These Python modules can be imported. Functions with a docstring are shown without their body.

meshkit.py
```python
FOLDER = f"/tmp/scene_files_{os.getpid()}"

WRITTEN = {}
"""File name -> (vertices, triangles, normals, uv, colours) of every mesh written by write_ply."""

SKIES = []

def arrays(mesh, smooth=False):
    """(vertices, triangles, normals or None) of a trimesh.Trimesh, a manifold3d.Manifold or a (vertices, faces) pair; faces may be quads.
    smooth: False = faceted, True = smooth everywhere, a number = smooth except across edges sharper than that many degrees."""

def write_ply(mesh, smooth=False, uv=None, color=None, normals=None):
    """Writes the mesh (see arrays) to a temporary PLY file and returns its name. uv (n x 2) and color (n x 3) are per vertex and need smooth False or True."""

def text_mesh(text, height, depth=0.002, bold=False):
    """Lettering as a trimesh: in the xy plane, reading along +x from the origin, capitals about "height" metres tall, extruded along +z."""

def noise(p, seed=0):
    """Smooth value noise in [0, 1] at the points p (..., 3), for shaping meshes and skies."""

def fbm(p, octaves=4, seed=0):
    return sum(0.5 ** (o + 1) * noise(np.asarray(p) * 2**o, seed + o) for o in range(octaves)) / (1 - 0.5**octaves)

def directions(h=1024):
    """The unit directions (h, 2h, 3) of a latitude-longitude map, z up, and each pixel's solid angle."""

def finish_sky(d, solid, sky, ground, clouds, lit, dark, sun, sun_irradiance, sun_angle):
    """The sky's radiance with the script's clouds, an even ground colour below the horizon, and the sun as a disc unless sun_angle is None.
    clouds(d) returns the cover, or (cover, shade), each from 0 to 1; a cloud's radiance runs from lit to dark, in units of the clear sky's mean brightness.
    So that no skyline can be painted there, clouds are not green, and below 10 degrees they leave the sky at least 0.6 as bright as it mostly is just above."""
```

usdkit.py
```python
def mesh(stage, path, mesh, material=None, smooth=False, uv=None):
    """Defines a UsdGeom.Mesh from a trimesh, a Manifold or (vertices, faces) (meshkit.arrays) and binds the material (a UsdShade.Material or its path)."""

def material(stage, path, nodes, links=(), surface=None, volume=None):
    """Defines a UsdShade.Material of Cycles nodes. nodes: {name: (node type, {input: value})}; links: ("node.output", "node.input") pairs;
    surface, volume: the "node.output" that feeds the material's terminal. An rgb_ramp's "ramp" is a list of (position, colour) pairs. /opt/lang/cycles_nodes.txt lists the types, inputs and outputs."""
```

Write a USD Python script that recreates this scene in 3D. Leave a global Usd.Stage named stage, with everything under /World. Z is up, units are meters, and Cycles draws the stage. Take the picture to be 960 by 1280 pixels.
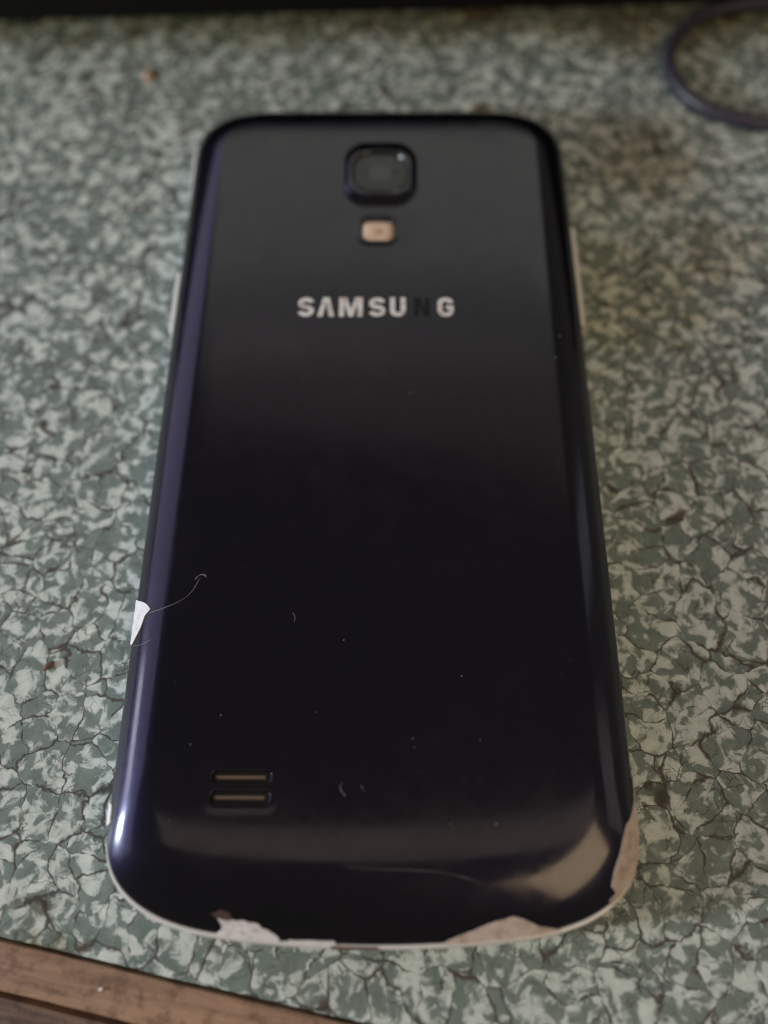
import math, random
import numpy as np, trimesh, usdkit, meshkit
from pxr import Usd, UsdGeom, UsdLux, UsdShade, Gf, Sdf
from scipy.spatial import Delaunay
from scipy.interpolate import LinearNDInterpolator
from shapely.geometry import Polygon, LineString, Point, MultiPoint
import shapely

stage = Usd.Stage.CreateInMemory()
UsdGeom.SetStageUpAxis(stage, 'Z'); UsdGeom.SetStageMetersPerUnit(stage, 1.0)
UsdGeom.Xform.Define(stage, '/World'); UsdGeom.Scope.Define(stage, '/World/Looks')
MM = 0.001
rng = np.random.default_rng(11)

# ------------------------------------------------------------------ camera
CAM = np.array([2.129, -52.3253, 103.18]); YAW, PITCH, ROLL = -.0225, 1.1671, -.0182
fw = np.array([math.sin(YAW)*math.cos(PITCH), math.cos(YAW)*math.cos(PITCH), -math.sin(PITCH)])
rt = np.array([math.cos(YAW), -math.sin(YAW), 0.0]); up = np.cross(rt, fw)
rt, up = rt*math.cos(ROLL)+up*math.sin(ROLL), up*math.cos(ROLL)-rt*math.sin(ROLL)
cam = UsdGeom.Camera.Define(stage, '/World/camera')
cam.CreateHorizontalApertureAttr(36.0); cam.CreateVerticalApertureAttr(48.0)
cam.CreateFocalLengthAttr(991.62/960*36.0)
cam.CreateClippingRangeAttr(Gf.Vec2f(0.005, 50))
cam.CreateFStopAttr(9.0); cam.CreateFocusDistanceAttr(0.099)
cam.CreateExposureAttr(0.0)
p_ = CAM*MM
cam.AddTransformOp().Set(Gf.Matrix4d(*rt, 0, *up, 0, *(-fw), 0, *p_, 1))

# ------------------------------------------------------------------ light
def rect_light(name, az, el, dist, w, h, color, intensity, target=(0, 0, 5)):
    """az: degrees from -x (left) turning towards +y (far side)."""
    a, e = math.radians(az), math.radians(el)
    d = np.array([-math.cos(a)*math.cos(e), math.sin(a)*math.cos(e), math.sin(e)])
    pos = np.array(target)*MM + d*dist
    z = d; x = np.cross([0, 0, 1.0], z)
    x = x/np.linalg.norm(x); y = np.cross(z, x)
    L = UsdLux.RectLight.Define(stage, '/World/'+name)
    L.CreateWidthAttr(w); L.CreateHeightAttr(h); L.CreateColorAttr(Gf.Vec3f(*color)); L.CreateIntensityAttr(intensity)
    L.AddTransformOp().Set(Gf.Matrix4d(*x, 0, *y, 0, *z, 0, *pos, 1))
    return L

dome = UsdLux.DomeLight.Define(stage, '/World/room_light')
dome.CreateColorAttr(Gf.Vec3f(1.0, .90, .74)); dome.CreateIntensityAttr(0.043)
rect_light('window_light', 22, 24, 1.3, 2.2, .90, (.68, .62, 1.0), .95)
rect_light('window_side_light', 5, 15, 1.25, .22, .20, (.88, .90, 1.0), 5.0)
rect_light('window_gap_light', -12, 15, .55, .046, .055, (.84, .94, 1.0), 345.0)
rect_light('far_window_light', 90, 43, 1.5, 1.1, .36, (.97, 1.0, .87), .39)
rect_light('far_wall_light', 90, 46, 1.6, 1.3, .55, (.96, 1.0, .87), .34)
rect_light('upper_wall_light', 97, 58, 1.7, 1.3, .24, (1.0, .74, .68), .26)
rect_light('ceiling_light', 264, 80, 1.2, 1.3, .26, (1.0, .78, .64), .60)
rect_light('lamp_light', 224, 50, 1.2, .60, .44, (1.0, .73, .43), 3.7)
rect_light('side_window_light', 157, 31, 1.2, .16, .45, (.84, .86, 1.0), .5)
rect_light('side_wall_light', 183, 32, 1.2, .38, .50, (1.0, .86, .84), .5)

# ------------------------------------------------------------------ helpers
used = {}
def numbered(path):
    n = used.get(path, 0); used[path] = n+1
    return path if n == 0 else f'{path}_{n:03d}'
def meta(prim, label=None, cat=None, group=None, kind=None):
    for k, v in (('label', label), ('category', cat), ('group', group), ('kind', kind)):
        if v: prim.SetCustomDataByKey(k, v)
    return prim
def thing(name, label, cat, kind=None, loc=(0, 0, 0)):
    x = UsdGeom.Xform.Define(stage, numbered('/World/'+name)); x.AddTranslateOp().Set(Gf.Vec3d(*(np.array(loc)*MM)))
    return meta(x.GetPrim(), label, cat, kind=kind)
def obj(name, mesh, mat, parent=None, label=None, cat=None, kind=None, smooth=35, loc=(0, 0, 0)):
    """mesh in millimetres"""
    base = str(parent.GetPath()) if parent else '/World'
    v, f = (mesh.vertices, mesh.faces) if hasattr(mesh, 'faces') else mesh
    m = usdkit.mesh(stage, numbered(f'{base}/{name}'), trimesh.Trimesh((np.array(v)-np.array(loc))*MM, f, process=False), mat, smooth=smooth)
    if any(loc): UsdGeom.Xformable(m).AddTranslateOp().Set(Gf.Vec3d(*(np.array(loc)*MM)))
    return meta(m.GetPrim(), label, cat, kind=kind)
def M(name, nodes, links=(), surface='p.BSDF'):
    return usdkit.material(stage, '/World/Looks/'+name, nodes, links, surface=surface)
def simple(name, color, rough=.5, **kw):
    return M(name, {'p': ('principled_bsdf', dict(base_color=color, roughness=rough, **kw))})
def loft(rings, close_last=False, close_first=False, cyclic=False):
    n = len(rings[0]); v = np.vstack(rings); f = []
    i = np.arange(n); j = (i+1) % n
    K = len(rings)
    for k in range(K if cyclic else K-1):
        a, b = k*n, ((k+1) % K)*n
        f.append(np.c_[a+i, a+j, b+j]); f.append(np.c_[a+i, b+j, b+i])
    if close_last:
        c = len(v); v = np.vstack([v, rings[-1].mean(0)]); a = (K-1)*n
        f.append(np.c_[a+i, a+j, np.full(n, c)])
    if close_first:
        c = len(v); v = np.vstack([v, rings[0].mean(0)])
        f.append(np.c_[j, i, np.full(n, c)])
    return trimesh.Trimesh(v, np.vstack(f), process=False)
def rr(cx, cy, hx, hy, r, n=2.4, k=9, s=3):
    """counter-clockwise rounded rectangle with superelliptic corners, 4*(k+s) points"""
    t = np.linspace(0, np.pi/2, k); c, sn = np.cos(t)**(2/n), np.sin(t)**(2/n)
    out = []
    for sx, sy, rev in ((1, 1, 0), (-1, 1, 1), (-1, -1, 0), (1, -1, 1)):
        q = np.c_[sx*(hx-r+r*c), sy*(hy-r+r*sn)]
        out.append(q[::-1] if rev else q)
    pts = []
    for a in range(4):
        pts.append(out[a]); p0, p1 = out[a][-1], out[(a+1) % 4][0]
        pts.append(p0+(p1-p0)*np.linspace(0, 1, s+2)[1:-1, None])
    return np.vstack(pts)+[cx, cy]
def z_(p, z): return np.c_[p, np.broadcast_to(z, len(p))]
def tube(path, r, seg=10):
    path = np.asarray(path, float); r = np.broadcast_to(r, len(path)); T = np.gradient(path, axis=0); T /= np.linalg.norm(T, axis=1)[:, None]
    ref = np.array([0, 0, 1.0]); rings = []
    for p, t, q in zip(path, T, r):
        u = np.cross(ref, t); u /= np.linalg.norm(u)+1e-12; w = np.cross(t, u); a = np.linspace(0, 2*np.pi, seg, endpoint=False)
        rings.append(p+q*(np.cos(a)[:, None]*u+np.sin(a)[:, None]*w))
    return loft(rings, True, True)
def spline(pts, n):
    from scipy.interpolate import CubicSpline
    pts = np.asarray(pts, float); t = np.r_[0, np.cumsum(np.linalg.norm(np.diff(pts, axis=0), axis=1))]
    return CubicSpline(t, pts)(np.linspace(0, t[-1], n))
def hull_box(c, h, r):
    """rounded box"""
    s = trimesh.creation.icosphere(2, r); v = []
    for sx in (-1, 1):
        for sy in (-1, 1):
            for sz in (-1, 1):
                v.append(s.vertices+np.array(c)+np.array([sx, sy, sz])*(np.array(h)-r))
    return trimesh.convex.convex_hull(np.vstack(v))
def pebble(c, size, seed, sub=2):
    s = trimesh.creation.icosphere(sub); n = meshkit.fbm(s.vertices*1.3+seed*7.1, 3, seed)
    return trimesh.Trimesh(s.vertices*(.55+.9*n)[:, None]*np.array(size)+np.array(c), s.faces, process=False)

# ------------------------------------------------------------------ materials
def mm_pos():
    return {'g': ('geometry', {}), 'mm': ('mapping', {'scale': (1000, 1000, 1000)})}, [('g.position', 'mm.vector')]

def linoleum():
    N, K = mm_pos()
    def add(name, kind, links=(), **kw):
        N[name] = (kind, kw)
        for a, b in links: K.append((a, f'{name}.{b}'))
    add('w1', 'noise_texture', [('mm.vector', 'vector')], scale=.16, detail=1.5, roughness=.6)
    add('w1s', 'mix', [('w1.color', 'color1')], mix_type='subtract', fac=1.0, color2=(.5, .5, .5))
    add('w1m', 'mix', [('w1s.color', 'color1')], mix_type='multiply', fac=1.0, color2=(6., 6., 0.))
    add('q', 'mix', [('mm.vector', 'color1'), ('w1m.color', 'color2')], mix_type='add', fac=1.0)
    add('w2', 'noise_texture', [('mm.vector', 'vector')], scale=.9, detail=3.0, roughness=.6)
    add('w2s', 'mix', [('w2.color', 'color1')], mix_type='subtract', fac=1.0, color2=(.5, .5, .5))
    add('w2m', 'mix', [('w2s.color', 'color1')], mix_type='multiply', fac=1.0, color2=(1.1, 1.1, 0.))
    add('q2', 'mix', [('q.color', 'color1'), ('w2m.color', 'color2')], mix_type='add', fac=1.0)
    add('cell', 'voronoi_texture', [('q2.color', 'vector')], feature='f1', scale=.228, randomness=1.0)
    add('edge', 'voronoi_texture', [('q2.color', 'vector')], feature='distance_to_edge', scale=.228, randomness=1.0)
    add('edge2', 'voronoi_texture', [('q2.color', 'vector')], feature='distance_to_edge', scale=.52, randomness=1.0)
    # crack width varies; some joints fade out
    add('cn', 'noise_texture', [('mm.vector', 'vector')], scale=.30, detail=2.0, roughness=.6)
    add('cw', 'map_range', [('cn.fac', 'value')], from_min=.40, from_max=.70, to_min=.006, to_max=.105, clamp=True)
    add('cr', 'map_range', [('edge.distance', 'value'), ('cw.result', 'from_max')], range_type='smoothstep', from_min=.0, to_min=1., to_max=0., clamp=True)
    add('cn2', 'noise_texture', [('mm.vector', 'vector')], scale=.22, detail=2.0, roughness=.6)
    add('cw2', 'map_range', [('cn2.fac', 'value')], from_min=.5, from_max=.7, to_min=.001, to_max=.07, clamp=True)
    add('cr2', 'map_range', [('edge2.distance', 'value'), ('cw2.result', 'from_max')], range_type='smoothstep', from_min=.0, to_min=.8, to_max=0., clamp=True)
    add('crk', 'math', [('cr.value' if 0 else 'cr.result', 'value1'), ('cr2.result', 'value2')], math_type='maximum')
    # light blotches: every fragment cuts its own piece out of the marbling
    add('co', 'mix', [('cell.color', 'color1')], mix_type='multiply', fac=1.0, color2=(60., 60., 60.))
    add('bq', 'mix', [('mm.vector', 'color1'), ('co.color', 'color2')], mix_type='add', fac=1.0)
    add('b', 'noise_texture', [('bq.color', 'vector')], scale=.44, detail=4.0, roughness=.56, distortion=.5)
    add('br', 'rgb_ramp', [('b.fac', 'fac')], ramp=[(0, (0, 0, 0)), (.478, (.0, .0, .0)), (.505, (.32, .32, .32)), (.54, (.78, .78, .78)), (.62, (1., 1., 1.)), (.66, (1, 1, 1)), (1, (1, 1, 1))])
    add('gv', 'noise_texture', [('bq.color', 'vector')], scale=.6, detail=4.0, roughness=.6)
    add('green', 'rgb_ramp', [('gv.fac', 'fac')], ramp=[(.25, (.122, .160, .143)), (.5, (.165, .208, .187)), (.75, (.22, .27, .243))])
    add('lv', 'noise_texture', [('q.color', 'vector')], scale=.5, detail=4.0, roughness=.6)
    add('light', 'rgb_ramp', [('lv.fac', 'fac')], ramp=[(.25, (.46, .525, .485)), (.5, (.56, .62, .58)), (.75, (.65, .70, .66))])
    add('c1', 'mix', [('br.color', 'fac'), ('green.color', 'color1'), ('light.color', 'color2')], mix_type='mix')
    add('dv', 'noise_texture', [('mm.vector', 'vector')], scale=.45, detail=3.0)
    add('dark', 'rgb_ramp', [('dv.fac', 'fac')], ramp=[(.3, (.050, .055, .050)), (.52, (.060, .050, .044)), (.7, (.085, .050, .036))])
    add('c2', 'mix', [('crk.value', 'fac'), ('c1.color', 'color1'), ('dark.color', 'color2')], mix_type='mix')
    # fine grain, old brown grime in places
    add('gr', 'noise_texture', [('mm.vector', 'vector')], scale=5.0, detail=3.0, roughness=.7)
    add('grr', 'map_range', [('gr.fac', 'value')], from_min=.3, from_max=.7, to_min=.84, to_max=1.14, clamp=True)
    add('c3', 'mix', [('c2.color', 'color1'), ('grr.result', 'color2')], mix_type='multiply', fac=1.0)
    last = 'c3.color'
    stains = [((45, 58), 11, (.58, .45, .30), .65), ((18, 99), 6, (.55, .30, .16), .9), ((18.7, 70.5), 2.6, (.55, .28, .16), .9), ((57, 38), 9, (.75, .58, .42), .5),
              ((40, 30), 14, (.86, .78, .60), .8), ((-5, 92), 60, (.80, .72, .52), .0), ((-42, -67), 9, (.62, .52, .38), .8), ((48, 92), 9, (.6, .48, .34), .6)]
    add('sn', 'noise_texture', [('mm.vector', 'vector')], scale=.22, detail=4.0, roughness=.65)
    add('sns', 'map_range', [('sn.fac', 'value')], from_min=.3, from_max=.7, to_min=-.55, to_max=.55)
    for i, ((x, y), r, col, k) in enumerate(stains):
        if k == 0: continue
        add(f'sd{i}', 'vector_math', [('mm.vector', 'vector1')], math_type='distance', vector2=(x, y, 0))
        add(f'sr{i}', 'math', [(f'sd{i}.value', 'value1')], math_type='divide', value2=r)
        add(f'sa{i}', 'math', [(f'sr{i}.value', 'value1'), ('sns.result', 'value2')], math_type='add')
        add(f'sm{i}', 'map_range', [(f'sa{i}.value', 'value')], range_type='smoothstep', from_min=.45, from_max=1.1, to_min=k, to_max=0., clamp=True)
        add(f'sc{i}', 'mix', [(f'sm{i}.result', 'fac'), (last, 'color1')], mix_type='multiply', color2=col)
        last = f'sc{i}.color'
    # shade in front of the far board, painted into the colour as a brown band
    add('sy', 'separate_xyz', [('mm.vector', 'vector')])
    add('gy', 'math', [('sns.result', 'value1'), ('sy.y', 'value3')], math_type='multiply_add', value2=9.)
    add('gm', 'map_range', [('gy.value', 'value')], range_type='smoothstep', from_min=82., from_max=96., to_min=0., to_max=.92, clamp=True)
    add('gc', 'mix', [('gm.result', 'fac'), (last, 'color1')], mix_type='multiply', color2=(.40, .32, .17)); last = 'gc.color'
    add('hb', 'math', [('crk.value', 'value1')], math_type='multiply', value2=-.05)
    add('hg', 'math', [('gr.fac', 'value1'), ('hb.value', 'value3')], math_type='multiply_add', value2=.03)
    add('bp', 'bump', [('hg.value', 'height')], strength=.6, distance=.0008, use_object_space=False)
    add('ro', 'map_range', [('sn.fac', 'value')], from_min=.3, from_max=.7, to_min=.48, to_max=.62)
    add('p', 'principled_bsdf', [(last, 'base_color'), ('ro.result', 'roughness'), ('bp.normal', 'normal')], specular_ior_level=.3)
    return M('linoleum', N, K)

def wood(name, c0, c1, ang=-10.8):
    N, K = mm_pos()
    N['mm'] = ('mapping', {'scale': (1000, 1000, 1000), 'rotation': (0, 0, math.radians(-ang))})
    N['st'] = ('mapping', {'scale': (.06, .9, .9)}); K.append(('mm.vector', 'st.vector'))
    N['n'] = ('noise_texture', {'scale': 1.0, 'detail': 6.0, 'roughness': .65, 'distortion': .4}); K.append(('st.vector', 'n.vector'))
    N['r'] = ('rgb_ramp', {'ramp': [(.3, c0), (.55, c1), (.75, tuple(np.array(c1)*1.25))]}); K.append(('n.fac', 'r.fac'))
    N['d'] = ('noise_texture', {'scale': .5, 'detail': 5.0, 'roughness': .7}); K.append(('mm.vector', 'd.vector'))
    N['dr'] = ('rgb_ramp', {'ramp': [(.35, (.45, .42, .40)), (.5, (1, 1, 1)), (.66, (1, 1, 1)), (.72, (1.5, 1.5, 1.5))]}); K.append(('d.fac', 'dr.fac'))
    N['m'] = ('mix', {'mix_type': 'multiply', 'fac': .8}); K += [('r.color', 'm.color1'), ('dr.color', 'm.color2')]
    N['b'] = ('bump', {'strength': .5, 'distance': .0003}); K.append(('n.fac', 'b.height'))
    N['p'] = ('principled_bsdf', {'roughness': .5}); K += [('m.color', 'p.base_color'), ('b.normal', 'p.normal')]
    return M(name, N, K)

def cover_paint():
    N, K = mm_pos()
    N['n'] = ('noise_texture', {'scale': .35, 'detail': 5.0, 'roughness': .7}); K.append(('mm.vector', 'n.vector'))
    N['cr'] = ('map_range', {'from_min': .35, 'from_max': .72, 'to_min': .10, 'to_max': .18, 'clamp': True}); K.append(('n.fac', 'cr.value'))
    N['sw'] = ('noise_texture', {'scale': .07, 'detail': 5.0, 'roughness': .62, 'distortion': 1.6}); K.append(('mm.vector', 'sw.vector'))
    N['sr'] = ('map_range', {'from_min': .42, 'from_max': .66, 'to_min': -.02, 'to_max': .05, 'clamp': True}); K.append(('sw.fac', 'sr.value'))
    N['cs'] = ('math', {'math_type': 'add'}); K += [('cr.result', 'cs.value1'), ('sr.result', 'cs.value2')]
    N['f'] = ('noise_texture', {'scale': 4.5, 'detail': 3.0}); K.append(('mm.vector', 'f.vector'))
    N['fr'] = ('rgb_ramp', {'ramp': [(.35, (.0042, .0037, .0125)), (.65, (.0072, .0062, .0235))]}); K.append(('f.fac', 'fr.fac'))
    N['p'] = ('principled_bsdf', {'metallic': 1.0, 'roughness': .33, 'coat_weight': 1.0, 'coat_ior': 1.5})
    K += [('fr.color', 'p.base_color'), ('cs.value', 'p.coat_roughness')]
    return M('navy_cover', N, K)

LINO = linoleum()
WOOD = wood('wood_edging', (.17, .098, .06), (.32, .195, .125))
WOOD2 = wood('wood_dark', (.05, .030, .021), (.17, .10, .066))
COVER = cover_paint()
SILVER = simple('worn_silver_plastic', (.62, .60, .58), .32, metallic=.0, coat_weight=.4)
WHITE = M('bare_plastic', {**mm_pos()[0], 'n': ('noise_texture', {'scale': 1.2, 'detail': 5.0, 'roughness': .7}),
          'r': ('rgb_ramp', {'ramp': [(.3, (.38, .31, .28)), (.45, (.64, .60, .60)), (.7, (.74, .72, .74))]}), 'p': ('principled_bsdf', {'roughness': .42})},
          mm_pos()[1]+[('mm.vector', 'n.vector'), ('n.fac', 'r.fac'), ('r.color', 'p.base_color')])
BEIGE = M('bare_plastic_warm_lit', {**mm_pos()[0], 'n': ('noise_texture', {'scale': .6, 'detail': 5.0, 'roughness': .7}),  # same whitish plastic, with the warm light from the right painted in
          'r': ('rgb_ramp', {'ramp': [(.3, (.32, .22, .15)), (.5, (.52, .43, .37)), (.7, (.58, .51, .46))]}), 'p': ('principled_bsdf', {'roughness': .45})},
          mm_pos()[1]+[('mm.vector', 'n.vector'), ('n.fac', 'r.fac'), ('r.color', 'p.base_color')])
RUST = simple('brown_residue', (.055, .027, .02), .7)
RING = simple('camera_ring_black', (.006, .006, .007), .12, coat_weight=.6)
GLASS = simple('camera_glass_dark', (.003, .004, .004), .1)
LENS = simple('lens_dark', (.02, .02, .02), .3, coat_weight=.5, coat_roughness=.2)
FLASH = simple('flash_beige', (.60, .43, .32), .28, coat_weight=1.0, coat_roughness=.04)
LED = simple('flash_led', (.52, .30, .16), .4)
FOIL = M('silver_foil', {**mm_pos()[0], 'n': ('noise_texture', {'scale': .8, 'detail': 4.0}), 'r': ('rgb_ramp', {'ramp': [(.35, (.52, .47, .47)), (.5, (.72, .70, .70)), (.7, (.78, .78, .78))]}),
          'p': ('principled_bsdf', {'roughness': .42, 'metallic': .25})}, mm_pos()[1]+[('mm.vector', 'n.vector'), ('n.fac', 'r.fac'), ('r.color', 'p.base_color')])
GHOST = simple('lost_letter_glue', (.010, .010, .013), .45, specular_ior_level=.2)
SLOTBLACK = simple('slot_black', (.004, .004, .004), .3)
GOLD = simple('speaker_mesh_brown', (.16, .11, .08), .45, metallic=.3)
SCRATCH = simple('scratch_grey', (.10, .095, .10), .6)
DUST = simple('dust_grey', (.19, .185, .185), .9)
CABLE = simple('cable_plum_grey', (.034, .029, .041), .45)
BOARD = simple('board_dark', (.007, .006, .005), .7, specular_ior_level=.1)
CRUMB = simple('crumb_white', (.7, .66, .6), .8)
PINK = simple('crumb_pink', (.55, .36, .27), .8)
SPLINT = simple('splinter_brown', (.11, .055, .035), .6)

# ------------------------------------------------------------------ tabletop
top = thing('tabletop', 'mottled green linoleum tabletop with a worn brown wood edging', 'tabletop', kind='structure')
ang = math.radians(-11.0)
ex = np.array([math.cos(ang), math.sin(ang)]); ey = np.array([-ex[1], ex[0]])       # along the near edge, and away from the viewer
E0 = np.array([-24.0, -65.6])                                                        # a point on the near edge of the linoleum
us = np.linspace(-260, 260, 261)
def strip(profile, wob=0.0, seed=0):
    """profile: (distance from the edge, height) swept along the near edge"""
    rows = []
    for k, (d, z) in enumerate(profile):
        w = wob*(meshkit.fbm(np.c_[us*.12, np.full(len(us), .3), np.zeros(len(us))], 3, seed)-.5)
        w = w + .00035*us**2*0
        rows.append(np.c_[E0+us[:, None]*ex+(d+w)[:, None]*ey, np.full(len(us), z)])
    n = len(us); f = []
    for k in range(len(rows)-1):
        i = np.arange(n-1); a, b = k*n, (k+1)*n
        f += [np.c_[a+i, a+i+1, b+i+1], np.c_[a+i, b+i+1, b+i]]
    return trimesh.Trimesh(np.vstack(rows), np.vstack(f), process=False)
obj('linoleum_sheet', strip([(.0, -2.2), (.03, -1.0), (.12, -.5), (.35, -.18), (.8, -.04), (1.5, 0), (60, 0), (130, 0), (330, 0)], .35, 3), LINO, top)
obj('wood_edging', strip([(-5.3, -2.6), (-5.15, -1.2), (-4.8, -.75), (-4.0, -.5), (-2.2, -.35), (-.9, -.4), (-.4, -.6), (-.12, -1.2), (-.1, -2.4)], .35, 3), WOOD, top, label='brown wood strip along the near edge of the linoleum')
obj('wood_nosing', strip([(-22, -14), (-21, -7), (-17.5, -3.4), (-12, -1.9), (-7, -1.5), (-5.9, -1.6), (-5.5, -2.2), (-5.25, -3.4)], .35, 3), WOOD2, top, label='dark worn outer wood beyond the groove')
obj('groove_floor', strip([(-7, -3.5), (1, -2.9)]), BOARD, top)

# ------------------------------------------------------------------ the dark board along the far edge
bd_ = thing('board', 'dark board standing along the far edge of the linoleum with an added unseen shading overhang', 'board', loc=(0, 102.0, 0))
RB_ = trimesh.transformations.rotation_matrix(math.atan2(4.6, 150), [0, 0, 1])
def board_piece(name, c, h, r):
    m = hull_box(c, h, r); m.apply_transform(RB_); obj(name, m, BOARD, bd_)
board_piece('foot', (0, 2.5, 5.6), (150, 8, 5.6), 1.0)
board_piece('added_shade_overhang', (0, -1.0, 20.7), (152, 12.5, 9.6), 1.5)  # unseen ledge, added to throw soft shade on the far linoleum

# ------------------------------------------------------------------ phone
phone = thing('smartphone', 'glossy navy black smartphone lying face down on the green linoleum', 'smartphone')
def outline(ax, bt, bb, rx, rt_, rb, n, sb, k=40, sx=16, sy=60):
    """counter-clockwise from the right end of the top right corner"""
    t = np.linspace(0, np.pi/2, k); c, s = np.cos(t)**(2/n), np.sin(t)**(2/n)
    tr = np.c_[ax-rx+rx*c, bt-rt_+rt_*s]; br = np.c_[ax-rx+rx*c, -(bb-rb+rb*s)]
    cs = [tr, (tr*[-1, 1])[::-1], br*[-1, 1], br[::-1]]
    out = []
    for q, (a_, m_) in enumerate(zip(cs, (sx, sy, sx, sy))):
        nx = cs[(q+1) % 4][0]; out += [a_, a_[-1]+(nx-a_[-1])*np.linspace(0, 1, m_+2)[1:-1, None]]
    p = np.vstack(out); w = np.clip(-p[:, 1]/bb, 0, 1)**3
    p[:, 1] += sb*(p[:, 0]/ax)**2*w
    return p
RX, RT, RB, NN, SB = 16.0, 11.4, 11.6, 3.0, 3.2
frame_o = lambda e: outline(30.47+e, 63.2+e, 62.35+e, RX+e, RT+e, RB+e, NN, SB)
prof = [(e_, z_k*1.85) for e_, z_k in [(-1.6, .3), (-.9, .02), (-.35, .15), (-.08, .6), (0, 1.2), (0, 2.3), (-.06, 2.8), (-.2, 3.05), (-.5, 3.12), (-1.3, 3.1)]]
rings = []
for e, z in prof:
    p = frame_o(e); l = (p[:, 0] < -25)*np.exp(-((p[:, 1]-50)/6.5)**4); p[:, 0] -= .28*l
    rings.append(z_(p, z))
obj('frame', loft(rings), SILVER, phone)
fp = frame_o(-1.0)
obj('front_panel', loft([z_(fp, .25), z_(fp*.2, .25)], close_last=True), RING, phone)

# back cover
T0_, T1_, Z0, RC = math.radians(50), math.radians(9), 5.76, 8.2       # the rim's slope, the slope where the flat back begins
PH = 1.0
def cover_ring(u):
    """u from 0 (rim) to 1 (edge of the flat back)"""
    th = T0_+(T1_-T0_)*u; c = math.sin(T0_)-math.sin(th); q = c/(math.sin(T0_)-math.sin(T1_))
    i, it, ib = RC*c, RC*1.06*c, RC*1.82*c
    return z_(outline(30.25-i, 63.3-it, 61.75-ib, RX-.3-8.0*q, RT-5.2*q, RB-1.8*q, NN-.3*q, SB-1.4*q), Z0+RC*(math.cos(th)-math.cos(T0_)))
phis = np.r_[np.linspace(0, PH, 22)]
rings = [z_(cover_ring(0)[:, :2]*.998, 5.2)]+[cover_ring(p) for p in phis]
n = len(rings[0]); base = loft(rings)
panel = rings[-1][:, :2]; zp = rings[-1][0, 2]; poly = Polygon(panel)
CC, CH = (0.3, 46.2), (4.72, 4.42)                         # camera opening
FC = (0.0, 34.7)                                           # flash opening
SL = [(-14.75, -44.75), (-14.75, -46.92)]                  # speaker slots
hole_cam = rr(*CC, CH[0], CH[1], 3.9, n=2.2, k=14, s=10); hole_flash = rr(*FC, 2.55, 2.1, 1.5, k=12, s=8); hole_slots = [rr(*s, 3.45, .80, .6, n=2.2, k=9, s=26) for s in SL]
holes = [hole_cam, hole_flash]+hole_slots
def rsd(p, c, h, r):
    q = np.abs(np.asarray(p)[:, :2]-c)-np.array(h)+r
    return np.linalg.norm(np.maximum(q, 0), axis=1)+np.minimum(q.max(1), 0)-r
def sm(t): t = np.clip(t, 0, 1); return t*t*(3-2*t)
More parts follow.
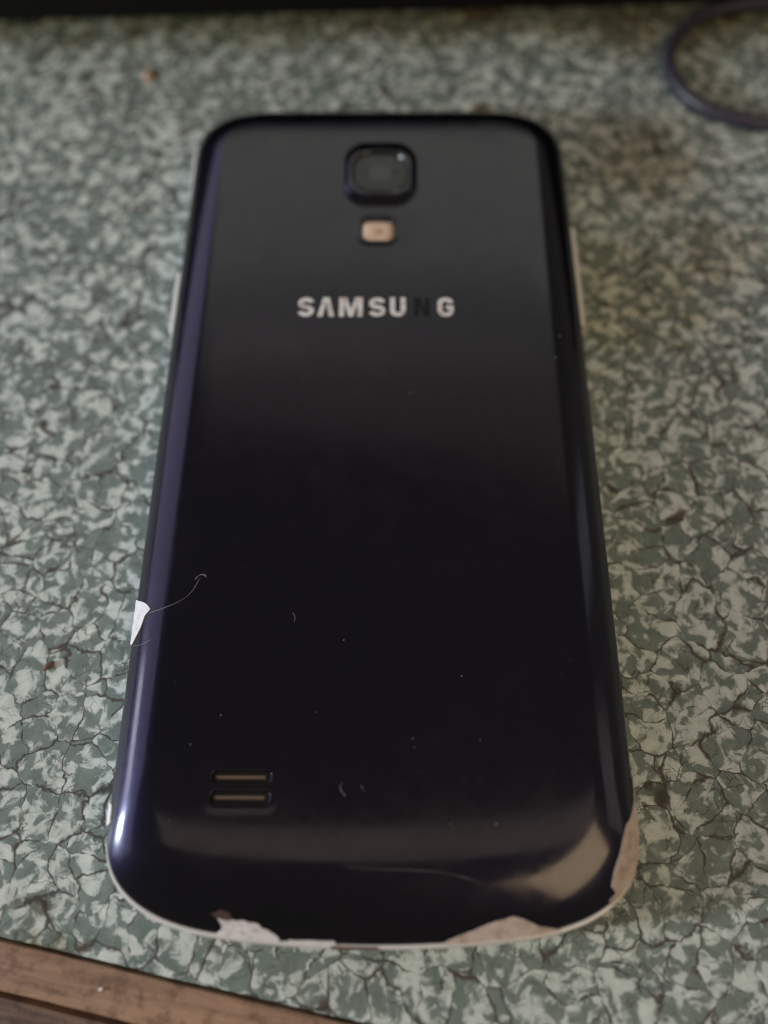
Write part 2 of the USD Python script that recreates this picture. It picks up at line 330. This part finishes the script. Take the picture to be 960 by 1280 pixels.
def panel_z(p):
    p = np.asarray(p); d = shapely.distance(shapely.boundary(poly), shapely.points(p[:, :2]))
    d = np.where(shapely.contains_xy(poly, p[:, 0], p[:, 1]), d, 0)
    z = zp+.20*(1-np.exp(-d/2.2))
    dx, dy = np.maximum(np.abs(p[:, 0]-CC[0])-2.3, 0), np.maximum(np.abs(p[:, 1]-CC[1]+.2)-2.05, 0)
    ri, ro = np.hypot(dx/2.55, dy/2.55)-1, 1-np.hypot(dx/3.75, dy/5.1)
    z += .62*sm(np.where(ri <= 0, 1, np.where(ro <= 0, 0, ro/(np.maximum(ri, 0)+np.maximum(ro, 1e-9)))))
    z += .10*sm(1-np.abs(rsd(p, FC, (2.75, 2.3), 1.6))/.8)
    z += .035*sm(1-rsd(p, (-14.75, -45.9), (3.6, 1.9), .8)/1.1)
    return z
inner = [q for q in holes]
grid = np.stack(np.meshgrid(np.arange(-27, 27, .55), np.arange(-52, 60, .55)), -1).reshape(-1, 2)
grid = grid+rng.uniform(-.06, .06, grid.shape)
fine = np.stack(np.meshgrid(np.arange(-9.5, 9.6, .22), np.arange(31, 56, .22)), -1).reshape(-1, 2)
fine2 = np.stack(np.meshgrid(np.arange(-20.5, -9, .2), np.arange(-50, -42, .2)), -1).reshape(-1, 2)
grid = np.vstack([grid[~((np.abs(grid[:, 0]) < 9.6) & (grid[:, 1] > 30.9) & (grid[:, 1] < 56)) & ~((grid[:, 0] > -20.6) & (grid[:, 0] < -8.9) & (grid[:, 1] > -50.1) & (grid[:, 1] < -41.9))], fine, fine2])
keep = shapely.contains_xy(poly.buffer(-.25), grid[:, 0], grid[:, 1])
for q in holes: keep &= ~shapely.contains_xy(Polygon(q).buffer(.14), grid[:, 0], grid[:, 1])
grid = grid[keep]
P2 = np.vstack([panel]+inner+[grid]); tri = Delaunay(P2).simplices
cen = P2[tri].mean(1); ok = shapely.contains_xy(poly, cen[:, 0], cen[:, 1])
for q in holes: ok &= ~shapely.contains_xy(Polygon(q), cen[:, 0], cen[:, 1])
tri = tri[ok]
x, y = P2[tri][:, :, 0], P2[tri][:, :, 1]; ar = (x[:, 1]-x[:, 0])*(y[:, 2]-y[:, 0])-(x[:, 2]-x[:, 0])*(y[:, 1]-y[:, 0])
tri = np.where((ar < 0)[:, None], tri[:, ::-1], tri)[np.abs(ar) > 1e-9]
off = len(base.vertices)-n                                  # the panel's rim is the last ring
pz = panel_z(P2[n:])
V = np.vstack([base.vertices, np.c_[P2[n:], pz]])
idx = np.r_[np.arange(n)+off, np.arange(len(P2)-n)+len(base.vertices)]
F = np.vstack([base.faces, idx[tri]])
# lips of the openings roll inwards and down, as parts of the cover
vv, ff = [V], [F]; count = len(V)
def lip(hole, c, steps):
    global count
    c = np.array(c); nrm = hole-np.roll(hole, -1, 0); nrm = np.c_[-nrm[:, 1], nrm[:, 0]]; nrm = nrm+np.roll(nrm, 1, 0); nrm /= np.linalg.norm(nrm, axis=1)[:, None]+1e-12
    if ((hole+nrm*.1-c)**2).sum() > ((hole-c)**2).sum(): nrm = -nrm
    zz = panel_z(hole); r = [np.c_[hole+nrm*d, zz+h] for d, h in steps]
    m = loft(r); vv.append(m.vertices); ff.append(np.array(m.faces)[:, ::1]+count); count += len(m.vertices)
    return nrm, zz
lip(hole_flash, FC, [(0, 0), (.08, -.05), (.13, -.18), (.14, -.5)])
for s, hs in zip(SL, hole_slots): lip(hs, s, [(0, 0), (.06, -.02), (.11, -.07), (.15, -.16), (.17, -.3), (.18, -.75)])
cover = trimesh.Trimesh(np.vstack(vv), np.vstack(ff), process=False)
cover.merge_vertices(digits_vertex=5)
obj('back_cover', cover, COVER, phone, smooth=50)
surf = LinearNDInterpolator(np.vstack([r[:, :2] for r in rings[1:]]), np.hstack([r[:, 2] for r in rings[1:]]))
def cover_z(p):
    p = np.asarray(p, float); i = shapely.contains_xy(poly, p[:, 0], p[:, 1])
    z = surf(p[:, :2]); z = np.where(np.isnan(z), Z0, z)
    return np.where(i, panel_z(p), z)

# camera module
zb = float(panel_z(np.array([CC]))[0])
cr = lambda e: rr(*CC, CH[0]+e, CH[1]+e, 3.9+e*.6, n=2.2, k=14, s=10)
obj('camera_ring', loft([z_(cr(e), zb+h) for e, h in [(.10, -.3), (.10, .02), (.04, .09), (-.08, .12), (-.22, .08), (-.36, -.02), (-.50, -.26), (-.54, -.62)]]), RING, phone)
gl = lambda e: rr(*CC, CH[0]-.5+e, CH[1]-.5+e, 3.4+e*.6, n=2.2, k=14)
cg = obj('camera_glass', loft([z_(gl(.04), zb-.5), z_(gl(-.1), zb-.36), z_(gl(-.5), zb-.33), z_(gl(-2.2), zb-.32)], close_last=True), GLASS, phone)
ci = lambda r, z: z_(np.c_[np.cos(np.linspace(0, 2*np.pi, 40, False))*r+CC[0], np.sin(np.linspace(0, 2*np.pi, 40, False))*r+CC[1]], z)
obj('lens', loft([ci(1.9, zb-.325), ci(1.8, zb-.315), ci(1.2, zb-.29), ci(.6, zb-.28)], close_last=True), LENS, phone)
# flash
zf = float(panel_z(np.array([FC])+[[0, 3.4]])[0])
fl = lambda e, ey_=0: rr(FC[0], FC[1]-ey_, 2.42+e, 1.96+e, 1.4+e*.7)
ft = obj('flash', loft([z_(fl(.02), zf-.5), z_(fl(-.03), zf-.2), z_(fl(-.25), zf-.04), z_(fl(-.5), zf+.06), z_(fl(-.8), zf+.12), z_(fl(-1.3), zf+.16)], close_last=True), FLASH, phone)
obj('flash_diode', loft([z_(rr(FC[0]+.05, FC[1]-.35, .75, .62, .35), zf+.10), z_(rr(FC[0]+.05, FC[1]-.35, .62, .5, .3), zf+.19)], close_last=True), LED, phone)
# speaker slots
for k, s in enumerate(SL):
    zs = float(panel_z(np.array([s])+[[0, .8]])[0])
    fo = lambda e: rr(*s, 3.28+e, .63+e, .5+e*.5, n=2.2, k=6, s=6)
    sl = obj('speaker_slot', loft([z_(fo(.02), zs-.75), z_(fo(-.02), zs-.70)], close_last=True), SLOTBLACK, phone)
    m = tube(np.c_[np.linspace(s[0]-2.9, s[0]+2.7, 40), np.full(40, s[1]+.02), zs-.42+.0*np.arange(40)], .23+.0*np.arange(40), 10)
    obj('speaker_mesh', m, GOLD, sl)

# lettering: each letter a raised piece of foil
h = 3.4; w_ = .74
def stroke(pts, cap='flat', join='mitre', w=w_): return LineString(pts).buffer(w/2, cap_style=cap, join_style=join, mitre_limit=8)
def arc(cx, cy, rx_, ry_, a0, a1, k=14): t = np.radians(np.linspace(a0, a1, k)); return list(np.c_[cx+rx_*np.cos(t), cy+ry_*np.sin(t)])
def letter_s(W):
    r = w_/2; q = (h-w_)/4
    pts = arc(W/2, h-r-q, W/2-r, q, 12, 90)[0:]+arc(W/2, h-r-q, W/2-r, q, 90, 235)[1:]+arc(W/2, r+q, W/2-r, q, 55, -90)+arc(W/2, r+q, W/2-r, q, -90, -168)[1:]
    return stroke(pts, join='round')
def letter_g(W):
    r = w_/2
    ar_ = arc(W/2, h-r-.72, W/2-r, .72, 5, 180)+arc(W/2, r+.72, W/2-r, .72, 180, 360)
    return shapely.union_all([stroke(ar_, join='round'), stroke([(W-r, r+.7), (W-r, h*.56)]), stroke([(W*.52, h*.5-.03), (W, h*.5-.03)], w=.56)])
glyphs = []
S = letter_s(2.38); glyphs.append((S, 0.0))
A = Polygon([(0, 0), (.78, h), (1.72, h), (2.5, 0), (1.68, 0), (1.25, 2.45), (.80, 0)]); glyphs.append((A, 2.85))
Mx = Polygon([(0, 0), (0, h), (1.12, h), (1.72, 1.35), (2.32, h), (3.44, h), (3.44, 0), (2.68, 0), (2.68, 2.35), (2.05, 0), (1.39, 0), (.76, 2.35), (.76, 0)]); glyphs.append((Mx, 6.0))
glyphs.append((S, 10.35))
r = w_/2
U = stroke([(r, h), (r, r+.75)]+arc(1.14, r+.75, 1.14-r, .75, 180, 360)[1:-1]+[(2.28-r, r+.75), (2.28-r, h)], join='round'); glyphs.append((U, 13.4))
Nn = Polygon([(0, 0), (0, h), (.85, h), (1.55, 1.2), (1.55, h), (2.3, h), (2.3, 0), (1.45, 0), (.75, 2.2), (.75, 0)]); glyphs.append((Nn, 16.9))
glyphs.append((letter_g(2.36), 20.3))
T0 = np.array([-11.5, 18.7])
for k, (g, x0) in enumerate(glyphs):
    ghost = k == 5
    m = trimesh.creation.extrude_polygon(shapely.simplify(g.buffer(.03).buffer(-.03), .008), .05 if not ghost else .03, engine='earcut')
    v = np.array(m.vertices); v[:, :2] += T0+[x0, 0]; zc = float(panel_z(np.array([[0., 20.]]))[0]); v[:, 2] += zc-.025
    obj('letter', trimesh.Trimesh(v, m.faces, process=False), GHOST if ghost else FOIL, phone, label='dark trace of a letter whose silver foil is gone' if ghost else None, smooth=30)

# buttons
obj('volume_button', hull_box((-30.68, 24.6, 4.0), (.62, 5.6, .8), .35), SILVER, phone)
obj('power_button', hull_box((30.76, 29.6, 4.2), (.5, 9.4, .75), .35), SILVER, phone)

# broken-away pieces of the cover: bare plastic shows
def patch(pts, mat, label, lift=.05, jit=.18, seed=0, name='bare_patch', step=.3):
    pl = Polygon(pts); bd = np.array([pl.exterior.interpolate(d).coords[0] for d in np.arange(0, pl.length, .25)])
    nz = np.stack([meshkit.fbm(np.c_[bd*1.1, np.full(len(bd), seed+k)], 4, seed+k)-.5 for k in (0, 5)], -1)
    bd = bd+nz*2*jit; pl = Polygon(bd).buffer(0)
    if pl.geom_type != 'Polygon': pl = max(pl.geoms, key=lambda g: g.area)
    lim = Polygon(cover_ring(0)[:, :2]).buffer(.12); pl = pl.intersection(lim)
    if pl.geom_type != 'Polygon': pl = max(pl.geoms, key=lambda g: g.area)
    bd = np.array([pl.exterior.interpolate(d).coords[0] for d in np.arange(0, pl.length-.1, .2)])
    x0, y0, x1, y1 = pl.bounds; g = np.stack(np.meshgrid(np.arange(x0, x1, step), np.arange(y0, y1, step)), -1).reshape(-1, 2)
    g = g[shapely.contains_xy(pl.buffer(-.1), g[:, 0], g[:, 1])] if len(g) else g
    q = np.vstack([bd, g]); t = Delaunay(q).simplices; c = q[t].mean(1); t = t[shapely.contains_xy(pl, c[:, 0], c[:, 1])]
    xx, yy = q[t][:, :, 0], q[t][:, :, 1]; s = (xx[:, 1]-xx[:, 0])*(yy[:, 2]-yy[:, 0])-(xx[:, 2]-xx[:, 0])*(yy[:, 1]-yy[:, 0])
    t = np.where((s < 0)[:, None], t[:, ::-1], t)
    def up3(p, d):
        e = .15; ex_, ey_ = np.array([e, 0]), np.array([0, e])
        g = np.c_[(cover_z(p+ex_)-cover_z(p-ex_))/(2*e), (cover_z(p+ey_)-cover_z(p-ey_))/(2*e)]
        n_ = np.c_[-g, np.ones(len(p))]; n_ /= np.linalg.norm(n_, axis=1)[:, None]
        return np.c_[p, cover_z(p)]+n_*d
    nb = len(bd)
    v = np.vstack([up3(q, lift+.07), up3(bd, -.1)]); i = np.arange(nb); j = (i+1) % nb; o = len(q)
    f = np.vstack([t, np.c_[i, o+i, o+j], np.c_[i, o+j, j]])
    return obj(name, (v, f), mat, phone, label=label, smooth=40)
patch([(-30.4, -23.0), (-28.5, -24.0), (-27.7, -24.8), (-28.5, -25.6), (-28.9, -27.0), (-30.0, -28.9), (-31.5, -28.5), (-31.5, -22.0), (-30.5, -21.5)], WHITE, 'bare whitish plastic where the left edge of the cover chipped', jit=.06, seed=1)
patch([(-16.67, -58.95), (-16.05, -59.19), (-15.24, -59.1), (-14.36, -59.25), (-13.3, -59.57), (-12.24, -59.64), (-11.73, -60.05), (-10.87, -60.46), (-9.86, -61.07), (-9.75, -62.6), (-17.45, -62.6), (-17.19, -60.89), (-16.25, -60.29)], WHITE, 'ragged bare whitish patch on the lower edge', jit=.28, seed=2)
patch([(-17.5, -58.4), (-15.3, -58.4), (-14.89, -59.2), (-16.03, -59.5), (-16.4, -59.3), (-16.9, -59.1)], RUST, 'brown residue beside the bare patch', jit=.35, seed=3, lift=.08)
patch([(-8.9, -61.2), (-3.83, -61.33), (-3.41, -62.7), (-9.02, -62.6)], WHITE, 'bare strip on the lower edge', jit=.1, seed=4)
patch([(8.0, -61.4), (10.7, -60.35), (12.87, -59.48), (15.49, -58.74), (16.84, -59.14), (18.41, -59.74), (20.28, -59.95), (20.9, -62), (8.5, -62.8)], BEIGE, 'bare patch on the lower edge near the right corner, warm light painted in as beige', jit=.1, seed=5)
patch([(30.3, -44.2), (30.2, -46.62), (29.16, -48.95), (28.65, -49.38), (27.77, -51.89), (26.73, -54.52), (26.47, -55.83), (27.09, -56.51), (26.22, -57.16), (27.16, -59.0), (32.6, -54.5), (32.92, -44.4)], BEIGE, 'long bare patch round the lower right corner, warm light painted in as beige', jit=.1, seed=6)
patch([(-31.06, -47.0), (-29.9, -47.6), (-29.7, -49.53), (-30.2, -49.9), (-31.79, -49.9), (-31.92, -47.0)], WHITE, 'small scuffed bare spot on the left edge near the lower corner', jit=.12, seed=7)

# the socket in the lower edge of the frame
fpts = frame_o(0.03); sel = [i for i in range(len(fpts)) if -5.2 < fpts[i, 0] < 1.3 and fpts[i, 1] < 0]
e_in = frame_o(-.45)
rows = [z_(fpts[sel]-[0, .0], 1.4), z_(fpts[sel]-[0, .02], 4.26), z_(frame_o(-.04)[sel], 5.24), z_(frame_o(-.17)[sel], 5.69), z_(e_in[sel], 5.81)]
nn = len(sel); f = []
for k in range(len(rows)-1):
    i = np.arange(nn-1); f += [np.c_[k*nn+i, k*nn+i+1, (k+1)*nn+i+1], np.c_[k*nn+i, (k+1)*nn+i+1, (k+1)*nn+i]]
obj('charging_socket', (np.vstack(rows), np.vstack(f)), simple('socket_brown', (.12, .085, .06), .5), phone, label='dim brown socket in the lower edge')

# scratches and dust on the cover
def scratch(pts, r, name='scratch', taper=True):
    q = spline(pts, 40) if len(pts) > 2 else np.array(pts)[0]+(np.array(pts)[1]-np.array(pts)[0])*np.linspace(0, 1, 40)[:, None]
    q = q+.05*(np.stack([meshkit.fbm(np.c_[q*1.5, np.full(40, s)], 2, s) for s in (1, 2)], -1)-.5)
    t = np.linspace(0, 1, 40); rr_ = r*(.35+.9*meshkit.noise(np.c_[t*9, t*0+pts[0][0], t*0]))*np.clip(np.minimum(t, 1-t)*8+.2, 0, 1)
    return tube(np.c_[q, cover_z(q)+r*.1], rr_, 6)
obj('scratch', scratch([(-28.3, -25.32), (-26.45, -25.02), (-24.94, -24.49), (-23.51, -23.69), (-22.52, -22.66), (-22.02, -21.62), (-21.68, -20.99)], .085), SCRATCH, phone, label='curved hairline scratch rising from the chipped left edge')
obj('scratch', scratch([(-22.3, -21.3), (-21.9, -20.75), (-21.3, -20.62), (-20.95, -21.0)], .14), SCRATCH, phone)
obj('scratch', scratch([(-30.0, -29.0), (-28.16, -29.1), (-27.05, -28.6)], .07), SCRATCH, phone)
obj('scratch', scratch([(-2.94, -53.93), (-.3, -54.1), (3.21, -54.22), (6.72, -54.36), (9.35, -54.74), (11.97, -55.53)], .05), SCRATCH, phone)
obj('scratch', scratch([(-3.2, -45.3), (-3.5, -45.84), (-3.27, -46.27), (-2.89, -46.77)], .07), SCRATCH, phone)
obj('scratch', scratch([(-9.91, -25.5), (-9.58, -26.11), (-9.75, -26.71)], .06), SCRATCH, phone)
obj('scratch', scratch([(-1.2, -45.5), (-.74, -46.25)], .05), SCRATCH, phone)
dots = [(4.66, 5.8, .12), (5.2, 6.1, .08), (13.88, -49.52, .16), (8.82, -49.55, .10), (10.57, -33.17, .09), (-3.53, -28.88, .09), (-17.7, -37.87, .11), (4.71, -40.39, .08), (4.88, -41.37, .08), (26.28, 15.67, .12), (25.25, 11.84, .11),
        (3.98, 28.12, .10), (1.1, 8.65, .07), (26.38, 31.68, .09), (12.5, -40.5, .08), (-20.9, -41.2, .12), (-4.3, 24.2, .07), (7.3, 22.5, .06), (-9, 13, .05)]
for _ in range(40):
    dots.append((rng.uniform(-27, 27), rng.uniform(-54, 52), abs(rng.normal(0, .02))+.015))
ms = []
for k, (x_, y_, s) in enumerate(dots):
    s *= .75
    if abs(x_-CC[0]) < 9 and 30 < y_ < 56: continue
    ms.append(pebble((x_, y_, float(cover_z(np.array([[x_, y_]]))[0])+s*.3), (s*rng.uniform(.7, 1.6), s*rng.uniform(.7, 1.4), s*.6), k, 1))
obj('dust', trimesh.util.concatenate(ms), DUST, phone, label='dust specks on the glossy cover', kind='stuff')

# ------------------------------------------------------------------ cable and crumbs on the linoleum
cp = spline([(118, 62.0, 1.5), (96, 61.0, 1.45), (80, 62.6, 1.4), (67.9, 65.4, 1.4), (59.9, 68.0, 1.4), (54.6, 73.2, 1.4), (52.9, 80.6, 1.4), (55.4, 88.0, 1.4), (61, 93.6, 1.45), (70, 96.6, 1.5), (84, 97.6, 1.5), (104, 95.8, 1.5), (126, 90, 1.5)], 160)
obj('cable', tube(cp, 1.24*(1+.10*(meshkit.fbm(cp*.35, 2, 4)-.5)), 16), CABLE, label='plum grey cable looping over the linoleum in front of the dark board', cat='cable', loc=(54, 80, 0))
sp_ = pebble((0, 0, .22), (.95, .36, .3), 31); sp_.apply_transform(trimesh.transformations.rotation_matrix(math.radians(38), [0, 0, 1])); sp_.apply_translation([-42.6, -30.3, 0])
obj('splinter', sp_, SPLINT, label='tiny brown splinter on the linoleum left of the phone', cat='splinter', loc=(-42.6, -30.3, 0))
obj('crumb', pebble((-30.5, -66.9, -.26), (.26, .2, .2), 17), CRUMB, label='tiny white crumb on the brown wood edging', cat='crumb', loc=(-30.5, -66.9, -.45))
obj('crumb', pebble((-43.1, 79.1, .3), (.9, 1.5, .4), 23), PINK, label='pinkish crumb on the linoleum beyond the top left of the phone', cat='crumb', loc=(-43.1, 79.1, 0))
